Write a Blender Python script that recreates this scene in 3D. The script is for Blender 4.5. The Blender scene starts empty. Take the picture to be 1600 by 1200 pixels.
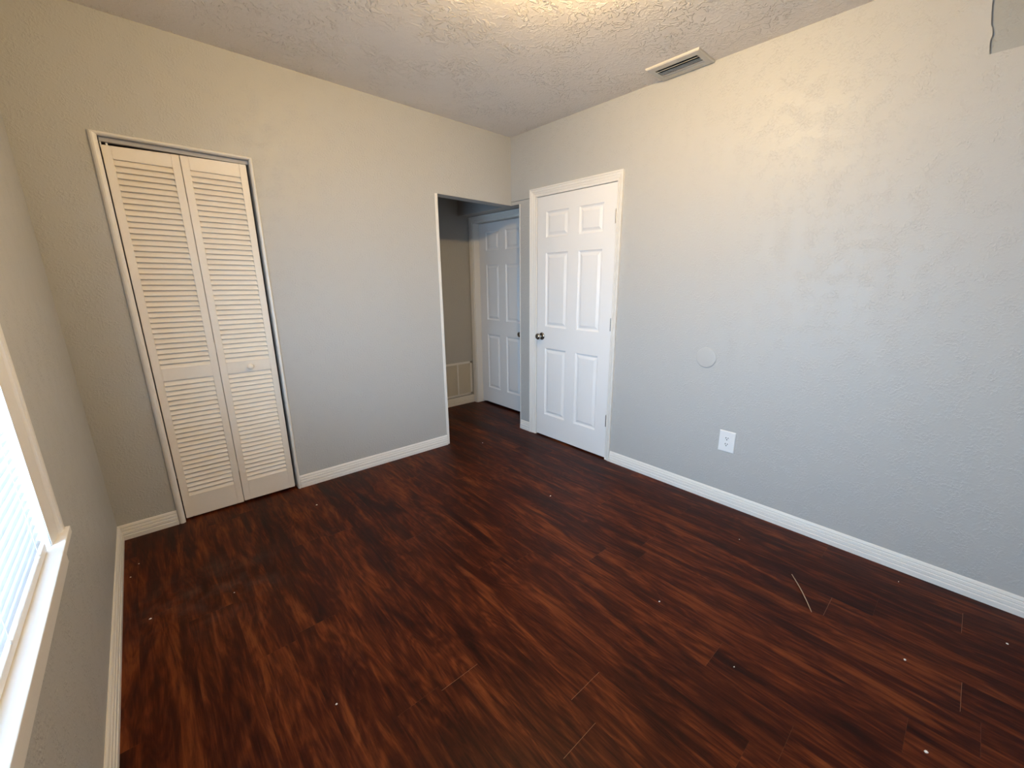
import bpy, bmesh, math, random
from mathutils import Vector, Matrix
random.seed(7)
D = bpy.data
C = bpy.context.scene.collection
sc = bpy.context.scene

# ---------------------------------------------------------------- camera
F_PX = 646.61; CAM = Vector((-2.5351, -2.9885, 1.3729))
YAW, PITCH, ROLL = math.radians(46.5765), math.radians(14.4769), math.radians(0.2562)
fw = Vector((math.cos(YAW)*math.cos(PITCH), math.sin(YAW)*math.cos(PITCH), -math.sin(PITCH)))
rt = Vector((math.sin(YAW), -math.cos(YAW), 0)); up = rt.cross(fw)
rt2 = rt*math.cos(ROLL)+up*math.sin(ROLL); up2 = -rt*math.sin(ROLL)+up*math.cos(ROLL)
cd = D.cameras.new('camera'); cam = D.objects.new('camera', cd); C.objects.link(cam)
cam.matrix_world = Matrix(((rt2.x, up2.x, -fw.x, CAM.x), (rt2.y, up2.y, -fw.y, CAM.y), (rt2.z, up2.z, -fw.z, CAM.z), (0, 0, 0, 1)))
cd.sensor_width = 36; cd.lens = 36*F_PX/1600
cd.shift_x = -35.46/1600; cd.shift_y = 8.64/1600
cd.clip_start = 0.02
sc.camera = cam

# ---------------------------------------------------------------- daylight and exposure
LAMP_COLOR = (1.0, 0.70, 0.33); LAMP_STRENGTH = 1590.0
SKY_COLOR = (0.54, 0.79, 1.14); SKY_STRENGTH = 27.0
w = D.worlds.new('sky'); sc.world = w; w.use_nodes = True
bg = w.node_tree.nodes['Background']; bg.inputs[0].default_value = (*SKY_COLOR, 1); bg.inputs[1].default_value = SKY_STRENGTH
sc.view_settings.view_transform = 'Standard'; sc.view_settings.look = 'None'
sc.view_settings.gamma = 1; sc.view_settings.use_curve_mapping = False
sc.view_settings.exposure = 0.0
pl = D.lights.new('window_portal', 'AREA'); pl.shape = 'RECTANGLE'; pl.size = 1.3; pl.size_y = 1.1
pl.cycles.is_portal = True
po = D.objects.new('window_portal', pl); C.objects.link(po); po.location = (-2.95, -1.91, 1.31)
po.rotation_euler = (0, math.radians(-90), 0)

# ---------------------------------------------------------------- dimensions
W = -2.813; H = 2.557; YR = -3.85; T = 0.11
WIN_Y0, WIN_Y1, WIN_Z0, WIN_Z1 = -2.445, -1.375, 0.675, 1.95

# ---------------------------------------------------------------- materials
def mat(name, color=(.8, .8, .8), rough=.5, metal=0., spec=.5):
    m = D.materials.new(name); m.use_nodes = True
    b = m.node_tree.nodes['Principled BSDF']
    b.inputs['Base Color'].default_value = (*color, 1); b.inputs['Roughness'].default_value = rough
    b.inputs['Metallic'].default_value = metal; b.inputs['Specular IOR Level'].default_value = spec
    return m
def N(m, t, **kw):
    n = m.node_tree.nodes.new(t)
    for k, v in kw.items():
        if k in n.inputs.keys(): n.inputs[k].default_value = v
        else: setattr(n, k, v)
    return n
def L(m, a, ao, b, bi): m.node_tree.links.new(a.outputs[ao], b.inputs[bi])
def ramp(m, stops):
    r = N(m, 'ShaderNodeValToRGB'); e = r.color_ramp.elements
    while len(e) > 1: e.remove(e[-1])
    e[0].position = stops[0][0]; e[0].color = (*stops[0][1], 1) if len(stops[0][1]) == 3 else stops[0][1]
    for p, c in stops[1:]:
        x = e.new(p); x.color = (*c, 1)
    return r
G = lambda v: (v, v, v)
def paint(name, color, rough, bump, size, stipple=0.0, spec=.5):
    """painted plaster: fine orange peel, and knocked down splatter where stipple > 0"""
    m = mat(name, color, rough, spec=spec); b = m.node_tree.nodes['Principled BSDF']
    tc = N(m, 'ShaderNodeTexCoord')
    n1 = N(m, 'ShaderNodeTexNoise', Scale=size, Detail=3.0, Roughness=.55); L(m, tc, 'Object', n1, 'Vector')
    n2 = N(m, 'ShaderNodeTexNoise', Scale=size*.16, Detail=2.0); L(m, tc, 'Object', n2, 'Vector')
    r1 = ramp(m, [(.46, G(0)), (.62, G(1))]); L(m, n1, 'Fac', r1, 'Fac')
    patch = ramp(m, [(.40, G(.12)), (.62, G(1))]); L(m, n2, 'Fac', patch, 'Fac')
    mul = N(m, 'ShaderNodeMath', operation='MULTIPLY'); L(m, r1, 'Color', mul, 0); L(m, patch, 'Color', mul, 1)
    h = mul
    if stipple:
        mp = N(m, 'ShaderNodeMapping'); L(m, tc, 'Object', mp, 'Vector')
        dn = N(m, 'ShaderNodeTexNoise', Scale=9.0, Detail=2.0); L(m, mp, 'Vector', dn, 'Vector')
        mix = N(m, 'ShaderNodeMix', data_type='VECTOR'); mix.inputs[0].default_value = .12
        L(m, mp, 'Vector', mix, 4); L(m, dn, 'Color', mix, 5)
        n3 = N(m, 'ShaderNodeTexNoise', Scale=42.0, Detail=2.0, Roughness=.5, Distortion=.6); L(m, mix, 1, n3, 'Vector')
        r3 = ramp(m, [(.52, G(0)), (.60, G(1)), (1., G(1.1))]); L(m, n3, 'Fac', r3, 'Fac')
        n4 = N(m, 'ShaderNodeTexNoise', Scale=5.0, Detail=2.0); L(m, tc, 'Object', n4, 'Vector')
        r4 = ramp(m, [(.42, G(.15)), (.62, G(1))]); L(m, n4, 'Fac', r4, 'Fac')
        m3 = N(m, 'ShaderNodeMath', operation='MULTIPLY'); L(m, r3, 'Color', m3, 0); L(m, r4, 'Color', m3, 1)
        m4 = N(m, 'ShaderNodeMath', operation='MULTIPLY_ADD'); m4.inputs[1].default_value = stipple
        L(m, m3, 0, m4, 0); L(m, mul, 0, m4, 2); h = m4
    bp = N(m, 'ShaderNodeBump', Strength=1.0, Distance=bump); L(m, h, 0, bp, 'Height'); L(m, bp, 'Normal', b, 'Normal')
    return m
M_WALL = paint('wall_paint', (.50, .495, .475), .45, .0011, 95, 0.0, .40)
M_CEIL = paint('ceiling_paint', (.86, .80, .74), .6, .0012, 70, 4.5, .3)
M_PLAIN = mat('wall_paint_smooth', (.50, .495, .475), .4)
M_TRIM = mat('trim_white', (.84, .81, .76), .38)
M_DOOR = mat('door_white', (.88, .86, .84), .42)
M_LOUV = mat('louver_white', (.88, .81, .71), .45)
M_STEEL = mat('satin_nickel', (.42, .39, .35), .22, 1.)
M_HINGE = mat('hinge_metal', (.38, .36, .33), .4, .8)
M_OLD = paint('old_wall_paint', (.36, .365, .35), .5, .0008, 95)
M_HALL_SHADE = paint('hall_ceiling_shade', (.16, .18, .185), .7, .001, 80)  # dark tone paints the hall's shade into the ceiling colour
M_DARK = mat('dark_void', (.012, .012, .012), .9)
M_TRACK = mat('track_grey', (.42, .42, .43), .5)
M_VINYL = mat('window_vinyl', (.85, .86, .86), .4)
M_PLAST = mat('plastic_white', (.86, .86, .85), .3)
M_REG = mat('register_enamel', (.62, .59, .54), .4)
M_GRILLE = mat('return_grille_enamel', (.62, .58, .50), .5)
M_CORD = mat('ladder_cord', (.8, .8, .8), .8)
M_CHIP = mat('paint_chip', (.85, .83, .8), .6)
M_STRAW = mat('dry_straw', (.36, .27, .18), .7)
# trim wood gets slight brush unevenness
for m_, d_ in ((M_TRIM, .0005), (M_DOOR, .0003), (M_LOUV, .0003)):
    tc = N(m_, 'ShaderNodeTexCoord'); nz = N(m_, 'ShaderNodeTexNoise', Scale=60.0, Detail=2.0); L(m_, tc, 'Object', nz, 'Vector')
    bp_ = N(m_, 'ShaderNodeBump', Distance=d_, Strength=1.0); L(m_, nz, 'Fac', bp_, 'Height'); L(m_, bp_, 'Normal', m_.node_tree.nodes['Principled BSDF'], 'Normal')
# blinds: thin vinyl lets daylight through
M_SLAT = D.materials.new('blind_vinyl'); M_SLAT.use_nodes = True
nt = M_SLAT.node_tree; pb = nt.nodes['Principled BSDF']; pb.inputs['Base Color'].default_value = (.54, .56, .58, 1); pb.inputs['Roughness'].default_value = .45
tr = nt.nodes.new('ShaderNodeBsdfTranslucent'); tr.inputs[0].default_value = (.86, .9, .93, 1)
mx = nt.nodes.new('ShaderNodeMixShader'); mx.inputs[0].default_value = .06
nt.links.new(pb.outputs[0], mx.inputs[1]); nt.links.new(tr.outputs[0], mx.inputs[2]); nt.links.new(mx.outputs[0], nt.nodes['Material Output'].inputs[0])
M_GLASS = D.materials.new('window_glass'); M_GLASS.use_nodes = True
nt = M_GLASS.node_tree; gt = nt.nodes.new('ShaderNodeBsdfTransparent'); gt.inputs[0].default_value = (.96, .98, .97, 1); gg = nt.nodes.new('ShaderNodeBsdfGlossy'); gg.inputs['Roughness'].default_value = .02
gx = nt.nodes.new('ShaderNodeMixShader'); gx.inputs[0].default_value = .06
nt.links.new(gt.outputs[0], gx.inputs[1]); nt.links.new(gg.outputs[0], gx.inputs[2]); nt.links.new(gx.outputs[0], nt.nodes['Material Output'].inputs[0])
M_BULB = D.materials.new('lit_bulb'); M_BULB.use_nodes = True
nt = M_BULB.node_tree; em = nt.nodes.new('ShaderNodeEmission'); em.inputs[0].default_value = (*LAMP_COLOR, 1); em.inputs[1].default_value = LAMP_STRENGTH
nt.links.new(em.outputs[0], nt.nodes['Material Output'].inputs[0])

def floor_mat():
    m = mat('mahogany_plank', rough=.33); b = m.node_tree.nodes['Principled BSDF']
    uv = N(m, 'ShaderNodeUVMap', uv_map='plank'); at = N(m, 'ShaderNodeAttribute', attribute_name='rnd')
    su = N(m, 'ShaderNodeSeparateXYZ'); L(m, uv, 'UV', su, 0)
    sr = N(m, 'ShaderNodeSeparateColor'); L(m, at, 'Color', sr, 0)
    off = N(m, 'ShaderNodeVectorMath', operation='SCALE'); off.inputs['Scale'].default_value = 23.0; L(m, at, 'Color', off, 0)
    add = N(m, 'ShaderNodeVectorMath', operation='ADD'); L(m, uv, 'UV', add, 0); L(m, off, 0, add, 1)
    def noise(sx, sy, detail, dist=0., rough=.55):
        mp = N(m, 'ShaderNodeMapping'); mp.inputs['Scale'].default_value = (sx, sy, 1); L(m, add, 0, mp, 'Vector')
        n = N(m, 'ShaderNodeTexNoise', Scale=1.0, Detail=detail, Distortion=dist, Roughness=rough); L(m, mp, 'Vector', n, 'Vector'); return n
    big = noise(1.5, 10, 3., 1.2); mid = noise(3.2, 26, 5., 1.5, .62); fine = noise(5, 170, 4., .8, .6); pore = noise(40, 500, 2.)
    # figure: bands following a distorted field give the cathedral loops
    fig = noise(1.5, 7.5, 2., .9, .45)
    k = N(m, 'ShaderNodeMath', operation='MULTIPLY'); k.inputs[1].default_value = 75.; L(m, fig, 'Fac', k, 0)
    s = N(m, 'ShaderNodeMath', operation='SINE'); L(m, k, 0, s, 0)
    def ma(a, ao, c, base):
        n = N(m, 'ShaderNodeMath', operation='MULTIPLY_ADD'); n.inputs[1].default_value = c; L(m, a, ao, n, 0)
        if isinstance(base, (int, float)): n.inputs[2].default_value = base
        else: L(m, base[0], base[1], n, 2)
        return n
    t = ma(big, 'Fac', .95, -.50); t = ma(mid, 'Fac', .85, (t, 0)); t = ma(fine, 'Fac', .30, (t, 0)); t = ma(s, 0, .042, (t, 0)); t = ma(sr, 'Red', .12, (t, 0)); t = ma(pore, 'Fac', .10, (t, 0))
    r = ramp(m, [(.31, (.0090, .0013, .0004)), (.48, (.0200, .0026, .0006)), (.62, (.038, .0055, .0012)), (.76, (.078, .0145, .0031)), (.92, (.14, .035, .008))])
    L(m, t, 0, r, 'Fac')
    # seams: pale butt ends, dark long sides
    lt = N(m, 'ShaderNodeMath', operation='LESS_THAN'); lt.inputs[1].default_value = .0011; L(m, su, 'X', lt, 0)
    wn = N(m, 'ShaderNodeMath', operation='MULTIPLY'); L(m, lt, 0, wn, 0); L(m, sr, 'Green', wn, 1)
    mxa = N(m, 'ShaderNodeMix', data_type='RGBA'); L(m, wn, 0, mxa, 0); L(m, r, 'Color', mxa, 6); mxa.inputs[7].default_value = (.30, .17, .10, 1)
    lv = N(m, 'ShaderNodeMath', operation='LESS_THAN'); lv.inputs[1].default_value = .0009; L(m, su, 'Y', lv, 0)
    lw = N(m, 'ShaderNodeMath', operation='MULTIPLY'); lw.inputs[1].default_value = .5; L(m, lv, 0, lw, 0)
    mxb = N(m, 'ShaderNodeMix', data_type='RGBA'); L(m, lw, 0, mxb, 0); L(m, mxa, 2, mxb, 6); mxb.inputs[7].default_value = (.008, .003, .002, 1)
    # pale dusty scuff patch near the window wall
    tc = N(m, 'ShaderNodeTexCoord'); dv = N(m, 'ShaderNodeVectorMath', operation='DISTANCE'); L(m, tc, 'Object', dv, 0); dv.inputs[1].default_value = (-2.50, -.80, 0)
    rr = N(m, 'ShaderNodeMapRange'); rr.inputs[1].default_value = .42; rr.inputs[2].default_value = .0; rr.inputs[3].default_value = 0; rr.inputs[4].default_value = .9; L(m, dv, 'Value', rr, 0)
    sn = N(m, 'ShaderNodeTexNoise', Scale=7.0, Detail=5.0, Roughness=.65); L(m, tc, 'Object', sn, 'Vector')
    sr2 = ramp(m, [(.45, G(0)), (.75, G(.38))]); L(m, sn, 'Fac', sr2, 'Fac')
    sm = N(m, 'ShaderNodeMath', operation='MULTIPLY'); L(m, rr, 0, sm, 0); L(m, sr2, 'Color', sm, 1)
    mxc = N(m, 'ShaderNodeMix', data_type='RGBA'); L(m, sm, 0, mxc, 0); L(m, mxb, 2, mxc, 6); mxc.inputs[7].default_value = (.16, .12, .10, 1)
    L(m, mxc, 2, b, 'Base Color')
    rg = N(m, 'ShaderNodeMapRange'); rg.inputs[1].default_value = .2; rg.inputs[2].default_value = .8; rg.inputs[3].default_value = .34; rg.inputs[4].default_value = .5; L(m, big, 'Fac', rg, 0); L(m, rg, 0, b, 'Roughness')
    bp = N(m, 'ShaderNodeBump', Strength=.5, Distance=.0006); L(m, t, 0, bp, 'Height'); L(m, bp, 'Normal', b, 'Normal')
    b.inputs['Specular IOR Level'].default_value = .13
    return m
M_FLOOR = floor_mat()

# ---------------------------------------------------------------- helpers
def obj(name, bm, m, parent=None, smooth=False):
    bmesh.ops.recalc_face_normals(bm, faces=bm.faces)
    me = D.meshes.new(name); bm.to_mesh(me); bm.free(); me.materials.append(m)
    if smooth:
        for p in me.polygons: p.use_smooth = True
    o = D.objects.new(name, me); C.objects.link(o)
    WORLD[name_of(o)] = Vector((0, 0, 0))
    if parent:
        o.parent = parent; o.location = -WORLD.get(name_of(parent), parent.location)
    return o
WORLD = {}                      # where each parent's origin stands in the room
def name_of(o): return o.name
def box(bm, x0, x1, y0, y1, z0, z1, bev=0, segs=2):
    r = bmesh.ops.create_cube(bm, size=1); v = r['verts']
    for q in v: q.co = Vector((x0+(x1-x0)*(q.co.x+.5), y0+(y1-y0)*(q.co.y+.5), z0+(z1-z0)*(q.co.z+.5)))
    if bev:
        es = list({e for q in v for e in q.link_edges})
        bmesh.ops.bevel(bm, geom=es, offset=bev, segments=segs, affect='EDGES', profile=.5)
    return bm
def boxes(lst, bev=0):
    bm = bmesh.new()
    for b in lst: box(bm, *b, bev=bev)
    return bm
def struct(name, bm, m, parent=None, **k):
    o = obj(name, bm, m, parent, **k)
    if not parent: o['kind'] = 'structure'
    return o
def empty(name, loc, kind=None, label=None, cat=None, group=None):
    o = D.objects.new(name, None); C.objects.link(o); o.location = loc; o.empty_display_size = .1
    tag(o, label, cat, group, kind); return o
def tag(o, label=None, cat=None, group=None, kind=None):
    for k, v in (('label', label), ('category', cat), ('group', group), ('kind', kind)):
        if v: o[k] = v
    return o
def prism(bm, pts, f0, f1):
    """closed section pts, placed by f0(p) and f1(p)"""
    a = [bm.verts.new(f0(p)) for p in pts]; b = [bm.verts.new(f1(p)) for p in pts]; n = len(pts)
    for i in range(n): bm.faces.new((a[i], a[(i+1) % n], b[(i+1) % n], b[i]))
    bm.faces.new(a[::-1]); bm.faces.new(b)
    return bm
def lathe(bm, prof, axis_o, axis, n=28):
    """prof (r, t): radius and distance along axis"""
    ax = Vector(axis).normalized(); u = ax.orthogonal().normalized(); v = ax.cross(u); o = Vector(axis_o)
    rings = []
    for r, t in prof:
        if r < 1e-6: rings.append([bm.verts.new(o+ax*t)])
        else: rings.append([bm.verts.new(o+ax*t+(u*math.cos(2*math.pi*k/n)+v*math.sin(2*math.pi*k/n))*r) for k in range(n)])
    for a, b in zip(rings, rings[1:]):
        for k in range(n):
            q = [a[k % len(a)], a[(k+1) % len(a)], b[(k+1) % len(b)], b[k % len(b)]]
            q = list(dict.fromkeys(q))
            if len(q) > 2: bm.faces.new(q)
    return bm
def tube(bm, pts, rad, n=8):
    pts = [Vector(p) for p in pts]; rings = []
    for i, p in enumerate(pts):
        d = (pts[min(i+1, len(pts)-1)]-pts[max(i-1, 0)]).normalized(); u = d.orthogonal().normalized(); v = d.cross(u)
        r = rad[i] if isinstance(rad, list) else rad
        rings.append([bm.verts.new(p+(u*math.cos(2*math.pi*k/n)+v*math.sin(2*math.pi*k/n))*r) for k in range(n)])
    for a, b in zip(rings, rings[1:]):
        for k in range(n): bm.faces.new((a[k], a[(k+1) % n], b[(k+1) % n], b[k]))
    bm.faces.new(rings[0][::-1]); bm.faces.new(rings[-1]); return bm

# ---------------------------------------------------------------- floor
PW = .152; PLEN = 1.22; bm = bmesh.new(); uvl = bm.loops.layers.uv.new('plank'); cl = bm.loops.layers.float_color.new('rnd')
fixed = {-1.99: -1.95, -1.686: -2.28, -1.838: -2.384, -.774: -3.19, -.622: -2.77, -.318: -3.18}
k = -8
while True:
    x1 = -.166-PW*k; x0 = x1-PW
    if x1 < W-.2: break
    k += 1
    j = None
    for fx, fy in fixed.items():
        if abs(fx-x0) < .01: j = fy
    vis = j is not None
    if j is None: j = random.uniform(-3, -1.8)
    y = j-PLEN*math.ceil((j+4.0)/PLEN)
    while y < 1.3:
        y0, y1 = max(y, YR-.1), min(y+PLEN, 1.2)
        if y1 > y0:
            f = bm.faces.new([bm.verts.new(p) for p in ((x0, y0, 0), (x1, y0, 0), (x1, y1, 0), (x0, y1, 0))])
            c = (random.random(), (.75 if abs(y-j) < .01 and vis else random.choice((.06, .1, .15))), random.random(), 1)
            for lp in f.loops:
                lp[uvl].uv = (lp.vert.co.y-y0, lp.vert.co.x-x0); lp[cl] = c
        y += PLEN
fl = struct('floor', bm, M_FLOOR)
# (recalculated normals must look up)
for p in fl.data.polygons:
    if p.normal.z < 0: p.flip()
struct('floor_slab', boxes([(W-.2, 1.25, YR-.1, 1.25, -.12, -.002)]), M_DARK)

# ---------------------------------------------------------------- walls and ceiling
CX0, CX1, CZ = -2.547, -1.938, 2.034         # closet opening
OX = -.7365; LZ = 2.024                      # passage opening
bm = boxes([(W-.12, CX0, 0, T, 0, H), (CX0, CX1, 0, T, CZ, H), (CX1, OX, 0, T, 0, H), (OX, 0, 0, T, LZ, H)])
bmesh.ops.remove_doubles(bm, verts=bm.verts, dist=1e-5)
struct('wall_back', bm, M_WALL)
DY0, DY1, DZ = -1.1335, -.3335, 2.049        # right door opening
NY, NZ = -2.831, 2.226                       # high recess near the right edge of the view
NYT = NY+(H-NZ)*.15                          # its side leans
bm = boxes([(0, T, YR, NY, 0, NZ), (.010, T, YR, NY+.06, NZ, H), (0, T, NY, DY0, 0, NZ), (0, T, DY0, DY1, DZ+.005, H),
            (0, T, DY1, -.11, 0, DZ), (0, T, DY1, 0, DZ+.005, H), (.012, T, DY1, 0, DZ-.01, DZ+.006), (0, T, -.11, 0, LZ, DZ)])
prism(bm, [(NY, NZ), (DY0, NZ), (DY0, H), (NYT, H)], lambda p: (0, p[0], p[1]), lambda p: (T, p[0], p[1]))
struct('wall_right', bm, M_WALL)
struct('wall_right_recess', boxes([(.006, .010, YR, NYT, NZ, H)]), M_OLD)
# ragged plaster edge of the recess
bm = bmesh.new(); n = 26; zs = [NZ+(H-NZ)*i/n for i in range(n+1)]
off = [random.uniform(0, .0018)+(.0045 if .16 < i/n < .29 else 0)+.001 for i in range(n+1)]
for i in range(n):
    ya, yb = NY+(zs[i]-NZ)*.15, NY+(zs[i+1]-NZ)*.15
    a = [(-.0025, ya-off[i]), (-.0025, ya+.0005), (.004, ya+.0005), (.0055, ya-off[i]*.7)]; b = [(-.0025, yb-off[i+1]), (-.0025, yb+.0005), (.004, yb+.0005), (.0055, yb-off[i+1]*.7)]
    va = [bm.verts.new((p[0], p[1], zs[i])) for p in a]; vb = [bm.verts.new((p[0], p[1], zs[i+1])) for p in b]
    for q in range(4): bm.faces.new((va[q], va[(q+1) % 4], vb[(q+1) % 4], vb[q]))
    if i == 0: bm.faces.new(va[::-1])
bmesh.ops.remove_doubles(bm, verts=bm.verts, dist=1e-6)
struct('trim_3', bm, M_WALL)
bm = boxes([(W-.12, W, YR, WIN_Y0-.011, 0, H), (W-.12, W, WIN_Y1+.011, 0, 0, H), (W-.12, W, WIN_Y0-.011, WIN_Y1+.011, 0, WIN_Z0-.02), (W-.12, W, WIN_Y0-.011, WIN_Y1+.011, WIN_Z1+.011, H)])
struct('wall_left', bm, M_WALL)
struct('wall_rear', boxes([(W-.12, .11, YR-.1, YR, 0, H)]), M_WALL)
struct('ceiling', boxes([(W-.12, 1.2, YR-.1, 1.2, H, H+.1)]), M_CEIL)
# hall behind the passage and the closet behind the bifold
HX, HY = .215, .955
hd0, hd1, hdz = .105-.003, .885+.003, 1.985
struct('wall_hall_back', boxes([(-1.7, HX, HY, HY+.1, 0, H)]), M_WALL)
struct('wall_hall_right', boxes([(HX, HX+.1, -.33, hd0-.015, 0, H), (HX, HX+.1, hd1+.015, HY+.1, 0, H), (HX, HX+.1, hd0-.015, hd1+.015, hdz+.018, H), (.3, .40, -.33, -.2, 0, H)]), M_WALL)
struct('wall_hall_left', boxes([(-1.8, -1.7, T, HY+.1, 0, H)]), M_WALL)
struct('wall_hall_header', boxes([(.072, HX, T, HY, 2.045, H), (T, HX, -.33, T, 2.045, H)]), M_WALL)
struct('wall_hall_nook', boxes([(T, HX, -.40, -.33, 0, H)]), M_WALL)
struct('wall_light_block', boxes([(.40, .50, YR, 1.2, 0, H), (T, .40, -1.35, -1.25, 0, H), (T, .34, -.33, -.3, 0, H)]), M_PLAIN)  # unseen walls added behind the right side to keep sky light from leaking in
struct('wall_closet', boxes([(W-.12, -1.8, .75, .85, 0, H), (-2.75, -2.65, T, .75, 0, H), (-1.88, -1.8, T, .75, 0, H)]), M_PLAIN)
struct('ceiling_hall', boxes([(-1.7, .34, T, HY, H-.012, H)]), M_HALL_SHADE)  # thin sheet under the ceiling, coloured dark for the unlit hall
# white corner strips of the passage
struct('trim_1', boxes([(-.758, OX+.0015, -.004, T+.004, 0, LZ)], .0012), M_TRIM)
struct('trim_2', boxes([(-.0025, T+.002, -.118, -.1085, 0, LZ)], .001), M_TRIM)

# ---------------------------------------------------------------- baseboards
BH = .0856
BP = [(0, 0), (.0150, 0), (.0150, .024), (.0105, .027), (.0105, .030), (.0140, .033), (.0128, .046), (.0088, .0485), (.0092, .0515), (.0118, .054), (.0098, .064), (.0060, .0665), (.0062, .069), (.0090, .072), (.0062, .081), (.003, BH), (0, BH)]
def base(name, a, b, nrm, e0=0, e1=0):
    """a, b floor points along the wall; e0/e1 = mitre pull-in per unit depth at each end"""
    a = Vector((*a, 0)); b = Vector((*b, 0)); n = Vector((*nrm, 0)); d = (b-a).normalized()
    bm = prism(bmesh.new(), BP, lambda p: a+n*p[0]+d*p[0]*e0+Vector((0, 0, p[1])), lambda p: b+n*p[0]-d*p[0]*e1+Vector((0, 0, p[1])))
    return struct(name, bm, M_TRIM)
base('baseboard_left', (W, YR), (W, 0), (1, 0), 1, 1)
base('baseboard_back', (-1.921, 0), (-.7585, 0), (0, -1))
base('baseboard_back_left', (W, 0), (-2.567, 0), (0, -1), 1, 0)
base('baseboard_right', (0, YR), (0, -1.183), (-1, 0), 1, 0)
base('baseboard_right_stub', (0, -.2525), (0, -.1195), (-1, 0), 0, 0)
base('baseboard_rear', (W, YR), (0, YR), (0, 1), 1, 1)
base('baseboard_hall', (-1.7, HY), (.199, HY), (0, -1))

# ---------------------------------------------------------------- casings
CP = [(0, 0), (0, .0075), (.05, .0095), (.20, .0100), (.235, .0062), (.275, .0062), (.31, .0095), (.47, .0125), (.50, .0085), (.54, .0085), (.58, .0130), (.72, .0155), (.755, .0115), (.80, .0120), (.84, .0165), (.97, .0170), (1, .0140), (1, 0)]
def casing(name, L0, R0, T0, wl, wr, wt, mp, parent, m=M_TRIM, prof=CP, z0=0.0):
    """U-shaped casing round an opening L0..R0 up to T0; mp(u, d, z): u along the wall, d out of the wall"""
    bm = bmesh.new(); s = 1 if R0 > L0 else -1; rings = [[], [], [], []]
    for f, d in prof:
        rings[0].append(bm.verts.new(mp(L0-s*f*wl, d, z0))); rings[1].append(bm.verts.new(mp(L0-s*f*wl, d, T0+f*wt)))
        rings[2].append(bm.verts.new(mp(R0+s*f*wr, d, T0+f*wt))); rings[3].append(bm.verts.new(mp(R0+s*f*wr, d, z0)))
    n = len(prof)
    for a, b in zip(rings, rings[1:]):
        for i in range(n): bm.faces.new((a[i], a[(i+1) % n], b[(i+1) % n], b[i]))
    bm.faces.new(rings[0][::-1]); bm.faces.new(rings[3])
    return obj(name, bm, m, parent)

# ---------------------------------------------------------------- six-panel doors
def leaf(w, h, cols, rows, thick, mp):
    """mp(u, d, z): d = depth behind the face"""
    bm = bmesh.new(); us = [0]+[c for r in cols for c in r]+[w]; zs = [0]+[c for r in rows for c in r]+[h]
    V = {}
    def v(u, d, z):
        k = (round(u, 5), round(d, 5), round(z, 5))
        if k not in V: V[k] = bm.verts.new(mp(u, d, z))
        return V[k]
    for i in range(len(us)-1):
        for j in range(len(zs)-1):
            u0, u1, z0, z1 = us[i], us[i+1], zs[j], zs[j+1]
            if i % 2 == 1 and j % 2 == 1:
                loops = [(0, 0), (.002, .0040), (.009, .0085), (.014, .0100), (.019, .0100), (.036, .0030), (.039, .0018), (.042, .0016)]
                for (a, da), (b, db) in zip(loops, loops[1:]):
                    A = [v(u0+a, da, z0+a), v(u1-a, da, z0+a), v(u1-a, da, z1-a), v(u0+a, da, z1-a)]
                    B = [v(u0+b, db, z0+b), v(u1-b, db, z0+b), v(u1-b, db, z1-b), v(u0+b, db, z1-b)]
                    for q in range(4): bm.faces.new((A[q], A[(q+1) % 4], B[(q+1) % 4], B[q]))
                bm.faces.new(B)
            else: bm.faces.new((v(u0, 0, z0), v(u1, 0, z0), v(u1, 0, z1), v(u0, 0, z1)))
    bd = [(u, 0) for u in us]+[(w, z) for z in zs[1:]]+[(u, h) for u in us[::-1][1:]]+[(0, z) for z in zs[::-1][1:-1]]
    for (a, b), (c, d_) in zip(bd, bd[1:]+bd[:1]): bm.faces.new((v(a, 0, b), v(c, 0, d_), v(c, thick, d_), v(a, thick, b)))
    bm.faces.new([v(a, thick, b) for a, b in bd])
    return bm
def knob(parent, o, ax, m, k=1.0):
    rose = obj('rose', lathe(bmesh.new(), [(0, 0), (.032*k, 0), (.0325*k, .003), (.030*k, .007), (.020*k, .010), (0, .010)], o, ax, 32), m, parent, True)
    kn = obj('door_knob', lathe(bmesh.new(), [(0, .008), (.0125, .008), (.0115, .026), (.014, .030), (.022, .036), (.0265, .044), (.0275, .051), (.025, .058), (.019, .063), (.010, .0655), (0, .066)], o, ax, 32), m, parent, True)
    return kn
# right wall door
d1 = empty('door_1', (0, -.733, 0), 'structure', 'white six-panel door with a satin knob on the right wall', 'door')
mpR = lambda u, d, z: (0.0+d, -.3365-u, .012+z)
obj('leaf', leaf(.794, 2.033, [(.099, .344), (.452, .682)], [(.203, .809), (.995, 1.600), (1.720, 1.917)], .035, lambda u, d, z: (.001+d, -.3365-u, .012+z)), M_DOOR, d1)
casing('casing', -.3305, -1.1335, 2.048, .079, .0475, .066, lambda u, d, z: (-d, u, z), d1)
obj('jamb', boxes([(-.001, T, -.3325, -.3305+.012, 0, 2.05), (-.001, T, -1.1335-.012, -1.1335, 0, 2.05), (-.001, T, -1.1335, -.3325, 2.048, 2.054), (.037, .05, -.352, -.3325, 0, 2.048), (.037, .05, -1.1335, -1.117, 0, 2.048)]), M_TRIM, d1)
for z in (1.822, 1.071, .322):
    bm = bmesh.new()
    for i in range(5): lathe(bm, [(0, 0), (.0062, 0), (.0062, .0172), (0, .0172)], (-.0062, -1.132, z-.0445+i*.018), (0, 0, 1), 14)
    lathe(bm, [(0, 0), (.0045, 0), (.005, .004), (0, .007)], (-.0062, -1.132, z+.0455), (0, 0, 1), 12)
    h_ = obj('hinge', bm, M_HINGE, d1)
knob(d1, (.001, -.400, .921), (-1, 0, 0), M_STEEL)
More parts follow.
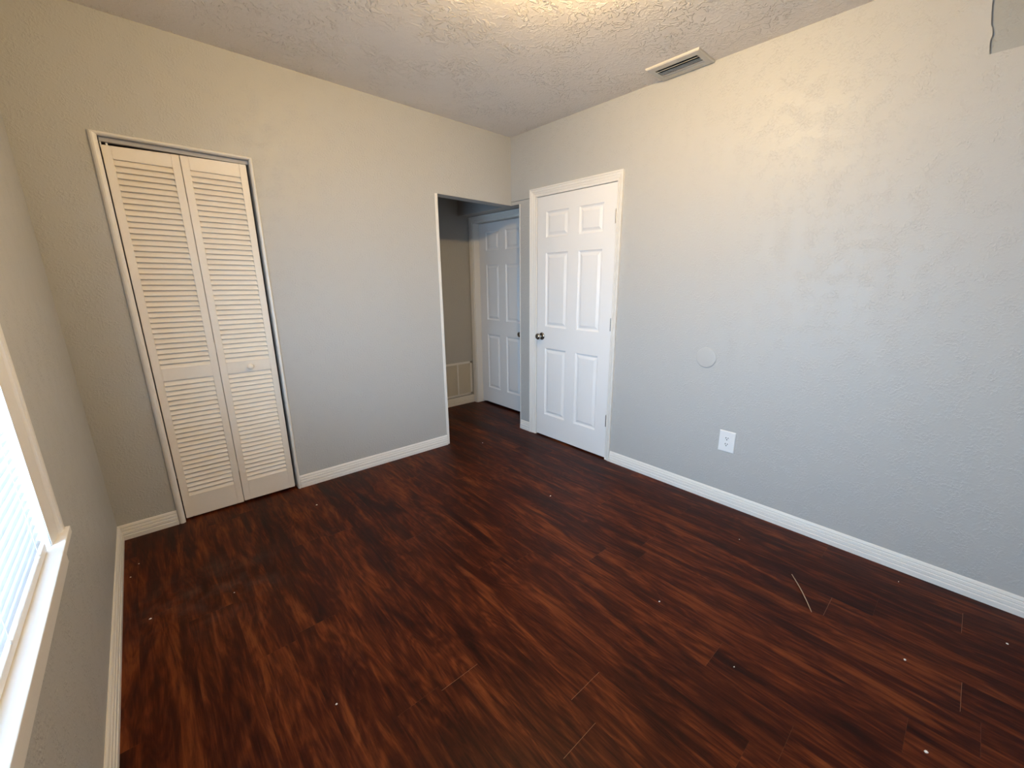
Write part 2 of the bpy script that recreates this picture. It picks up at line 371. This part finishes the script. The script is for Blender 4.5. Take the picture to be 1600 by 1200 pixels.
# hall door, recessed behind its jamb
obj('backing', boxes([(T+.001, T+.012, DY0-.03, DY1+.03, 0, 2.1)]), M_DARK, d1)  # unseen dark panel added to stop sky light leaking round the room door
d2 = empty('door_2', (.29, .495, 0), 'structure', 'white six-panel door in the hall, half hidden by the wall end', 'door')
obj('leaf', leaf(.78, 1.955, [(.118, .335), (.445, .662)], [(.175, .79), (.95, 1.535), (1.68, 1.87)], .035, lambda u, d, z: (.29+d, .885-u, .022+z)), M_DOOR, d2)
casing('casing', .897, .093, 1.992, .050, .055, .050, lambda u, d, z: (HX-d, u, z), d2)
obj('jamb', boxes([(HX, .33, .888, .897, 0, 1.99), (HX, .33, .093, .102, 0, 1.99), (HX, .33, .093, .897, 1.982, 1.992), (.327, .34, .872, .888, 0, 1.982)]), M_TRIM, d2)
obj('backing', boxes([(.34, .40, -.2, HY+.1, 0, H)]), M_DARK, d2)  # unseen dark box added to seal light leaks round the hall door
knob(d2, (.29, .172, .862), (-1, 0, 0), M_STEEL)

# ---------------------------------------------------------------- closet bifold
d3 = empty('door_3', (-2.24, 0, 0), 'structure', 'white louvered bifold closet door with a small round knob', 'door')
RP = [(0, 0), (0, .006), (.10, .012), (.28, .0165), (.50, .018), (.72, .0165), (.90, .012), (1, .006), (1, 0)]
casing('casing', -2.5365, -1.9385, CZ, .030, .0175, .0165, lambda u, d, z: (u, -d, z), d3, prof=RP)
obj('jamb', boxes([(CX0, -2.5365, -.001, T, 0, CZ)]), M_TRIM, d3)
obj('track', boxes([(-2.533, CX1, .016, .040, 2.013, CZ)], .001), M_TRACK, d3)
obj('pivot_pin', lathe(lathe(bmesh.new(), [(0, 0), (.004, 0), (.004, .022), (0, .022)], (-2.509, .028, 1.99), (0, 0, 1), 10), [(0, 0), (.003, 0), (.003, .03), (0, .03)], (-2.53, .026, 1.99), (0, 0, 1), 10), M_PLAST, d3)
YF = .014
def bifold_leaf(x0, x1, zt0, zt1, zb, knobx=None):
    bm = bmesh.new(); st = .034; th = .028
    zt = lambda x: zt0+(zt1-zt0)*(x-x0)/(x1-x0)
    def sl(xa, xb, za, zb_a, zb_b):  # box with a sloping top
        vs = [(xa, YF, za), (xb, YF, za), (xb, YF+th, za), (xa, YF+th, za), (xa, YF, zb_a), (xb, YF, zb_b), (xb, YF+th, zb_b), (xa, YF+th, zb_a)]
        q = [bm.verts.new(p) for p in vs]
        fs = [bm.faces.new([q[i] for i in f]) for f in ((0, 1, 5, 4), (1, 2, 6, 5), (2, 3, 7, 6), (3, 0, 4, 7), (4, 5, 6, 7), (3, 2, 1, 0))]
        bmesh.ops.bevel(bm, geom=list({e for f in fs for e in f.edges}), offset=.0018, segments=2, affect='EDGES')
    sl(x0, x0+st, zb, zt(x0), zt(x0+st)); sl(x1-st, x1, zb, zt(x1-st), zt(x1))
    a, b = x0+st-.0005, x1-st+.0005
    sl(a, b, 1.942, zt(a), zt(b)); sl(a, b, .838, .905, .905); sl(a, b, zb, .143, .143)
    lf = obj('leaf', bm, M_LOUV, d3)
    bm = bmesh.new(); P = .0279
    def louvers(za, zb_):
        n = round((zb_-za)/P); p = (zb_-za)/n
        for i in range(n+1):
            zc = zb_-i*p
            zc2 = min(zc, zb_-.000)
            # blade: lower front edge, upper back edge, in section (y, z)
            lo = Vector((YF+.0015, zc-.5*p-.0145)); hi = Vector((YF+.0215, zc-.5*p+.0185)); t = (hi-lo).normalized(); nn = Vector((-t.y, t.x))*.0028
            pts = [lo+nn, lo-nn+t*.0005, hi-nn, hi+nn]
            if zc-.5*p < za-.004 : continue
            prism(bm, [tuple(q) for q in pts], lambda q: (a+.0006, q[0], q[1]), lambda q: (b-.0006, q[0], q[1]))
    louvers(.905, 1.942); louvers(.143, .838)
    obj('louvers', bm, M_LOUV, lf)
    if knobx:
        obj('knob', lathe(bmesh.new(), [(0, 0), (.008, 0), (.0075, .008), (.012, .012), (.0155, .018), (.016, .023), (.012, .029), (.006, .031), (0, .0315)], (knobx, YF, .871), (0, -1, 0), 24), M_LOUV, lf, True)
bifold_leaf(-2.5315, -2.2445, 1.998, 2.006, .010)
bifold_leaf(-2.2415, -1.9515, 2.006, 2.011, .014, -2.093)
obj('hinge', boxes([(-2.2445, -2.2415, YF+.012, YF+.02, z-.03, z+.03) for z in (.25, 1.0, 1.75)]), M_LOUV, d3)

# ---------------------------------------------------------------- window
w1 = empty('window_1', (W, -1.91, WIN_Z0), 'structure', 'white window with cream casing, stool and apron on the left wall', 'window')
WP = [(0, 0), (0, .002), (.60, .009), (.66, .007), (.72, .0135), (.80, .0165), (.92, .0175), (1, .015), (1, 0)]
def wc():
    bm = bmesh.new(); rings = [[], [], [], []]
    for f, d in WP:
        o = f*.105
        rings[0].append(bm.verts.new((W+d, WIN_Y1+o, WIN_Z0))); rings[1].append(bm.verts.new((W+d, WIN_Y1+o, WIN_Z1+o)))
        rings[2].append(bm.verts.new((W+d, WIN_Y0-o, WIN_Z1+o))); rings[3].append(bm.verts.new((W+d, WIN_Y0-o, WIN_Z0)))
    n = len(WP)
    for a, b in zip(rings, rings[1:]):
        for i in range(n): bm.faces.new((a[i], a[(i+1) % n], b[(i+1) % n], b[i]))
    bm.faces.new(rings[0][::-1]); bm.faces.new(rings[3]); return bm
obj('casing', wc(), M_TRIM, w1)
bm = bmesh.new(); box(bm, W-.12, -2.7865, WIN_Y0, WIN_Y1, .652, WIN_Z0, .002)
box(bm, W, -2.7865, -1.376, -1.264, .652, WIN_Z0, .002); box(bm, W, -2.7865, -2.556, WIN_Y0+.001, .652, WIN_Z0, .002)
obj('stool', bm, M_TRIM, w1)
obj('apron', boxes([(W, W+.0145, -2.49, -1.330, .592, .652)], .003), M_TRIM, w1)
obj('jamb', boxes([(W-.12, W+.001, WIN_Y1, WIN_Y1+.012, WIN_Z0, WIN_Z1), (W-.12, W+.001, WIN_Y0-.012, WIN_Y0, WIN_Z0, WIN_Z1), (W-.12, W+.001, WIN_Y0, WIN_Y1, WIN_Z1, WIN_Z1+.012)]), M_VINYL, w1)
fx0, fx1 = W-.10, W-.065
sf = obj('sash_frame', boxes([(fx0, fx1, WIN_Y0, WIN_Y0+.03, WIN_Z0, WIN_Z1), (fx0, fx1, WIN_Y1-.03, WIN_Y1, WIN_Z0, WIN_Z1), (fx0, fx1, WIN_Y0, WIN_Y1, WIN_Z0, WIN_Z0+.035), (fx0, fx1, WIN_Y0, WIN_Y1, WIN_Z1-.035, WIN_Z1), (fx0, fx1, WIN_Y0, WIN_Y1, 1.30, 1.335)], .002), M_VINYL, w1)
obj('glass', boxes([(fx0+.015, fx0+.018, WIN_Y0+.03, WIN_Y1-.03, WIN_Z0+.035, WIN_Z1-.035)]), M_GLASS, sf)

# ---------------------------------------------------------------- blind
BX = -2.834; B0, B1 = -2.41, -1.408
bl = empty('window_blind', (BX, -1.91, .676), None, 'white horizontal slat blind lowered over the left window, resting on the stool', 'blind')
bm = bmesh.new(); ang = math.radians(13); hw = .0135
z = .716
def slat_pts(zc):
    out = []
    for s in (-1, -.6, -.2, .2, .6, 1):
        out.append((s*hw, .0028*(1-s*s)))
    return out
while z < 1.905:
    top = []; bot = []
    for s, c in slat_pts(z):
        # room side (+x) edge hangs low
        x = BX+s*math.cos(ang)+c*math.sin(ang); zz = z-s*math.sin(ang)+c*math.cos(ang); top.append((x, zz))
    pts = top+[(x-.0006*math.sin(ang), q-.0006*math.cos(ang)) for x, q in top[::-1]]
    # rounded slat ends
    vs = []
    for e, sg in ((B0, 1), (B1, -1)):
        vs.append([bm.verts.new((x, e+sg*.004*abs((i if i < 6 else 11-i)-2.5)**2/6.25, q)) for i, (x, q) in enumerate(pts)])
    n = len(pts)
    for i in range(n): bm.faces.new((vs[0][i], vs[0][(i+1) % n], vs[1][(i+1) % n], vs[1][i]))
    bm.faces.new(vs[0][::-1]); bm.faces.new(vs[1])
    z += .0232
obj('slats', bm, M_SLAT, bl)
br = obj('bottom_rail', boxes([(BX-.012, BX+.0165, B0-.003, B1+.008, .6765, .699)], .003), M_TRIM, bl)
obj('headrail', boxes([(BX-.014, BX+.0165, B0-.003, B1+.008, 1.915, 1.948)], .002), M_PLAST, bl)
for y in (-1.478, -1.83, -2.18):
    bm = bmesh.new()
    for x in (BX+.0145, BX-.0145): tube(bm, [(x, y, .70), (x, y, 1.915)], .0006, 6)
    obj('ladder_cord', bm, M_CORD, bl)
for y in (-1.478, -1.83, -2.18):
    obj('rail_button', lathe(bmesh.new(), [(0, -.002), (.005, -.002), (.0055, .002), (.004, .006), (0, .007)], (BX+.0125, y, .699), (0, 0, 1), 14), M_PLAST, br, True)
tube_bm = tube(bmesh.new(), [(BX+.022, -2.33, 1.915), (BX+.024, -2.33, 1.3)], .003, 8)
obj('tilt_wand', tube_bm, M_PLAST, bl)

# ---------------------------------------------------------------- ceiling lamp (just above the frame)
LX, LY = -1.36, -1.85
lamp = empty('ceiling_lamp', (LX, LY, H), None, 'bare lit bulb in a white ceiling lampholder', 'lamp')
obj('lampholder', lathe(bmesh.new(), [(0, 0), (.058, 0), (.058, .006), (.045, .016), (.030, .030), (.024, .048), (0, .048)], (LX, LY, H), (0, 0, -1), 32), M_PLAST, lamp, True)
obj('bulb', lathe(bmesh.new(), [(0, 0), (.014, .0), (.018, .012), (.027, .032), (.030, .048), (.027, .064), (.018, .074), (.008, .078), (0, .079)], (LX, LY, H-.0485), (0, 0, -1), 24), M_BULB, lamp, True)

# ---------------------------------------------------------------- supply register
rg = empty('air_register', (-.10, -1.58, H), None, 'white metal air register on the ceiling against the right wall', 'vent')
x0, x1, y0, y1 = -.196, -.006, -1.742, -1.424; ix0, ix1, iy0, iy1 = -.150, -.048, -1.708, -1.460; zb = H-.012
bm = bmesh.new()
def ring(pts, z): return [bm.verts.new((x, y, z)) for x, y in pts]
o1 = ring([(x0, y0), (x1, y0), (x1, y1), (x0, y1)], H-.0005); o2 = ring([(x0+.001, y0+.001), (x1-.001, y0+.001), (x1-.001, y1-.001), (x0+.001, y1-.001)], zb+.004)
o3 = ring([(x0+.006, y0+.006), (x1-.006, y0+.006), (x1-.006, y1-.006), (x0+.006, y1-.006)], zb)
i1 = ring([(ix0, iy0), (ix1, iy0), (ix1, iy1), (ix0, iy1)], zb); i2 = ring([(ix0, iy0), (ix1, iy0), (ix1, iy1), (ix0, iy1)], H-.0008)
for a, b in ((o1, o2), (o2, o3), (o3, i1), (i1, i2)):
    for q in range(4): bm.faces.new((a[q], a[(q+1) % 4], b[(q+1) % 4], b[q]))
obj('frame', bm, M_REG, rg)
obj('damper', boxes([(ix0, ix1, iy0, iy1, H-.0012, H-.0004)]), M_DARK, rg)
# flat-lying curved blades open toward the room side, the last ones overlap shut
secs = [[(ix0+.012, zb-.003), (ix0+.0135, zb-.0045), (ix0+.024, zb+.0005), (ix0+.033, zb+.0085), (ix0+.0315, zb+.0092), (ix0+.0225, zb+.002)]]
for q in (.0445, .0555, .0665): secs.append([(ix0+q-.0024, zb-.0005), (ix0+q-.0008, zb-.0012), (ix0+q+.0012, zb+.0015), (ix0+q+.0022, zb+.0045), (ix0+q+.0012, zb+.0047), (ix0+q-.0004, zb+.0018)])
secs.append([(ix0+.0735, zb+.0002), (ix0+.075, zb-.0008), (ix0+.090, zb+.0008), (ix1-.0004, zb+.0040), (ix1-.0004, zb+.0052), (ix0+.088, zb+.0022)])
for sec in secs:
    obj('blade', prism(bmesh.new(), sec, lambda p: (p[0], iy0+.0005, p[1]), lambda p: (p[0], iy1-.0005, p[1])), M_REG, rg)

# ---------------------------------------------------------------- return grille in the hall
gr = empty('return_grille', (-.01, HY, .3), None, 'cream return air grille low on the hall wall beside the door', 'vent')
gx0, gx1, gz0, gz1 = -.212, .182, .100, .492; gy = HY-.008; fwid = .022
obj('frame', boxes([(gx0, gx1, gy, HY, gz0, gz0+fwid), (gx0, gx1, gy, HY, gz1-fwid, gz1), (gx0, gx0+fwid, gy, HY, gz0, gz1), (gx1-fwid, gx1, gy, HY, gz0, gz1), (-.021, -.003, gy+.0005, HY, gz0, gz1)], .001), M_TRIM, gr)
obj('backing', boxes([(gx0+.01, gx1-.01, HY-.0012, HY-.0004, gz0+.01, gz1-.01)]), M_TRACK, gr)
bm = bmesh.new(); z = gz0+fwid+.003
while z < gz1-fwid:
    prism(bm, [(HY-.0015, z+.006), (HY-.0065, z-.002), (HY-.0055, z-.0026), (HY-.0012, z+.005)], lambda p: (gx0+fwid, p[0], p[1]), lambda p: (gx1-fwid, p[0], p[1])); z += .0085
obj('louvers', bm, M_GRILLE, gr)

# ---------------------------------------------------------------- outlet
ot = empty('wall_outlet', (0, -2.057, .42), None, 'white duplex electrical outlet with oversize plate on the right wall', 'outlet')
oy, oz = -2.057, .4195
bm = bmesh.new(); hwid, hh = .049, .0675
r0 = [(-.0002, hwid, hh), (-.0035, hwid-.0005, hh-.0005), (-.0062, hwid-.004, hh-.004)]
rings = [[bm.verts.new((d, oy+sy*a, oz+sz*b)) for sy, sz in ((-1, -1), (1, -1), (1, 1), (-1, 1))] for d, a, b in r0]
for a, b in zip(rings, rings[1:]):
    for q in range(4): bm.faces.new((a[q], a[(q+1) % 4], b[(q+1) % 4], b[q]))
bm.faces.new(rings[-1]); obj('plate', bm, M_PLAST, ot)
for dz in (.0195, -.0195):
    bm = bmesh.new(); pts = []
    for k in range(24):
        a = 2*math.pi*k/24; pts.append((max(-.0172, min(.0172, .0172*math.cos(a)*1.12)), max(-.0135, min(.0135, .0172*math.sin(a)))))
    prism(bm, pts, lambda p: (-.0060, oy+p[0], oz+dz+p[1]), lambda p: (-.0072, oy+p[0]*.97, oz+dz+p[1]*.97))
    so = obj('socket', bm, M_PLAST, ot)
    bm = boxes([(-.0076, -.0070, oy+.0048, oy+.0082, oz+dz-.0005, oz+dz+.0095), (-.0076, -.0070, oy-.0082, oy-.0048, oz+dz+.0005, oz+dz+.0085)])
    lathe(bm, [(0, 0), (.0032, 0), (.0032, .0006), (0, .0006)], (-.0070, oy, oz+dz-.0068), (-1, 0, 0), 14)
    obj('slots', bm, M_DARK, so)
obj('screw', lathe(bmesh.new(), [(0, 0), (.0032, 0), (.0028, .0012), (0, .0014)], (-.0060, oy, oz), (-1, 0, 0), 14), M_PLAST, ot, True)

# ---------------------------------------------------------------- round blank cover
bm = lathe(bmesh.new(), [(0, .0048), (.056, .0044), (.0620, .0034), (.0640, .0018), (.0642, -.0002), (0, -.0002)], (0, -1.868, .924), (-1, 0, 0), 56)
tag(obj('cover_plate', bm, M_PLAIN, None, True), 'round blank cover plate painted like the wall, above the outlet', 'cover plate')

# ---------------------------------------------------------------- litter on the floor
pts = [(-.434+(-.206)*t+.002*math.sin(math.pi*t), -2.597-.133*t-.003*math.sin(math.pi*t), .0026+.003*math.sin(math.pi*t)) for t in [i/12 for i in range(13)]]
tag(obj('straw', tube(bmesh.new(), pts, [.0012+.0012*math.sin(math.pi*(i+1.5)/15) for i in range(13)], 7), M_STRAW, None, True), 'thin dry pale straw lying on the dark floor near the right wall', 'straw')
chips = [(-1.916, -.325, .0065, 'white paint chip on the floor just in front of the closet end of the baseboard'),
         (-2.714, -.838, .0055, 'white paint chip beside the left baseboard, the larger one nearest the camera'),
         (-2.774, -.435, .004, 'white paint speck touching the left baseboard near the corner'),
         (-2.744, -.329, .003, 'tiny pale speck near the corner by the closet baseboard'),
         (-2.431, -.894, .003, 'tiny pale fleck in the dusty patch of floor in front of the closet'),
         (-2.272, -1.750, .0045, 'white paint chip lying alone on the lower left floor'),
         (-.747, -1.256, .006, 'pale paint chip on the floor in front of the panelled room door'),
         (-.515, -.187, .005, 'pale speck on the floor at the threshold of the passage'),
         (-.325, -2.308, .004, 'short pale splinter on the floor below the wall outlet'),
         (-1.064, -2.248, .0045, 'pale speck in the middle of the open floor'),
         (-1.153, -2.608, .004, 'small white speck lower in the middle of the floor'),
         (-.651, -3.038, .006, 'round pale crumb on the floor at lower right'),
         (-1.022, -3.124, .006, 'white paint chip nearest the camera on the floor at lower right'),
         (-.260, -3.306, .005, 'white speck at the far right edge of the floor'),
         (-.115, -2.961, .004, 'white speck beside the right baseboard at the right of the view')]
for x, y, r, lab in chips:
    bm = bmesh.new(); n = random.randint(5, 7); a0 = random.random()*6; el = random.uniform(.5, 1); pr = []
    for k in range(n):
        a = a0+2*math.pi*k/n; q = r*random.uniform(.7, 1.1); pr.append((q*math.cos(a), q*math.sin(a)*el))
    prism(bm, pr, lambda p: (x+p[0], y+p[1], .0002), lambda p: (x+p[0]*.8, y+p[1]*.8, .0002+r*.35))
    tag(obj('paint_chip', bm, M_CHIP), lab, 'paint chip', 'paint chips scattered on the floor')
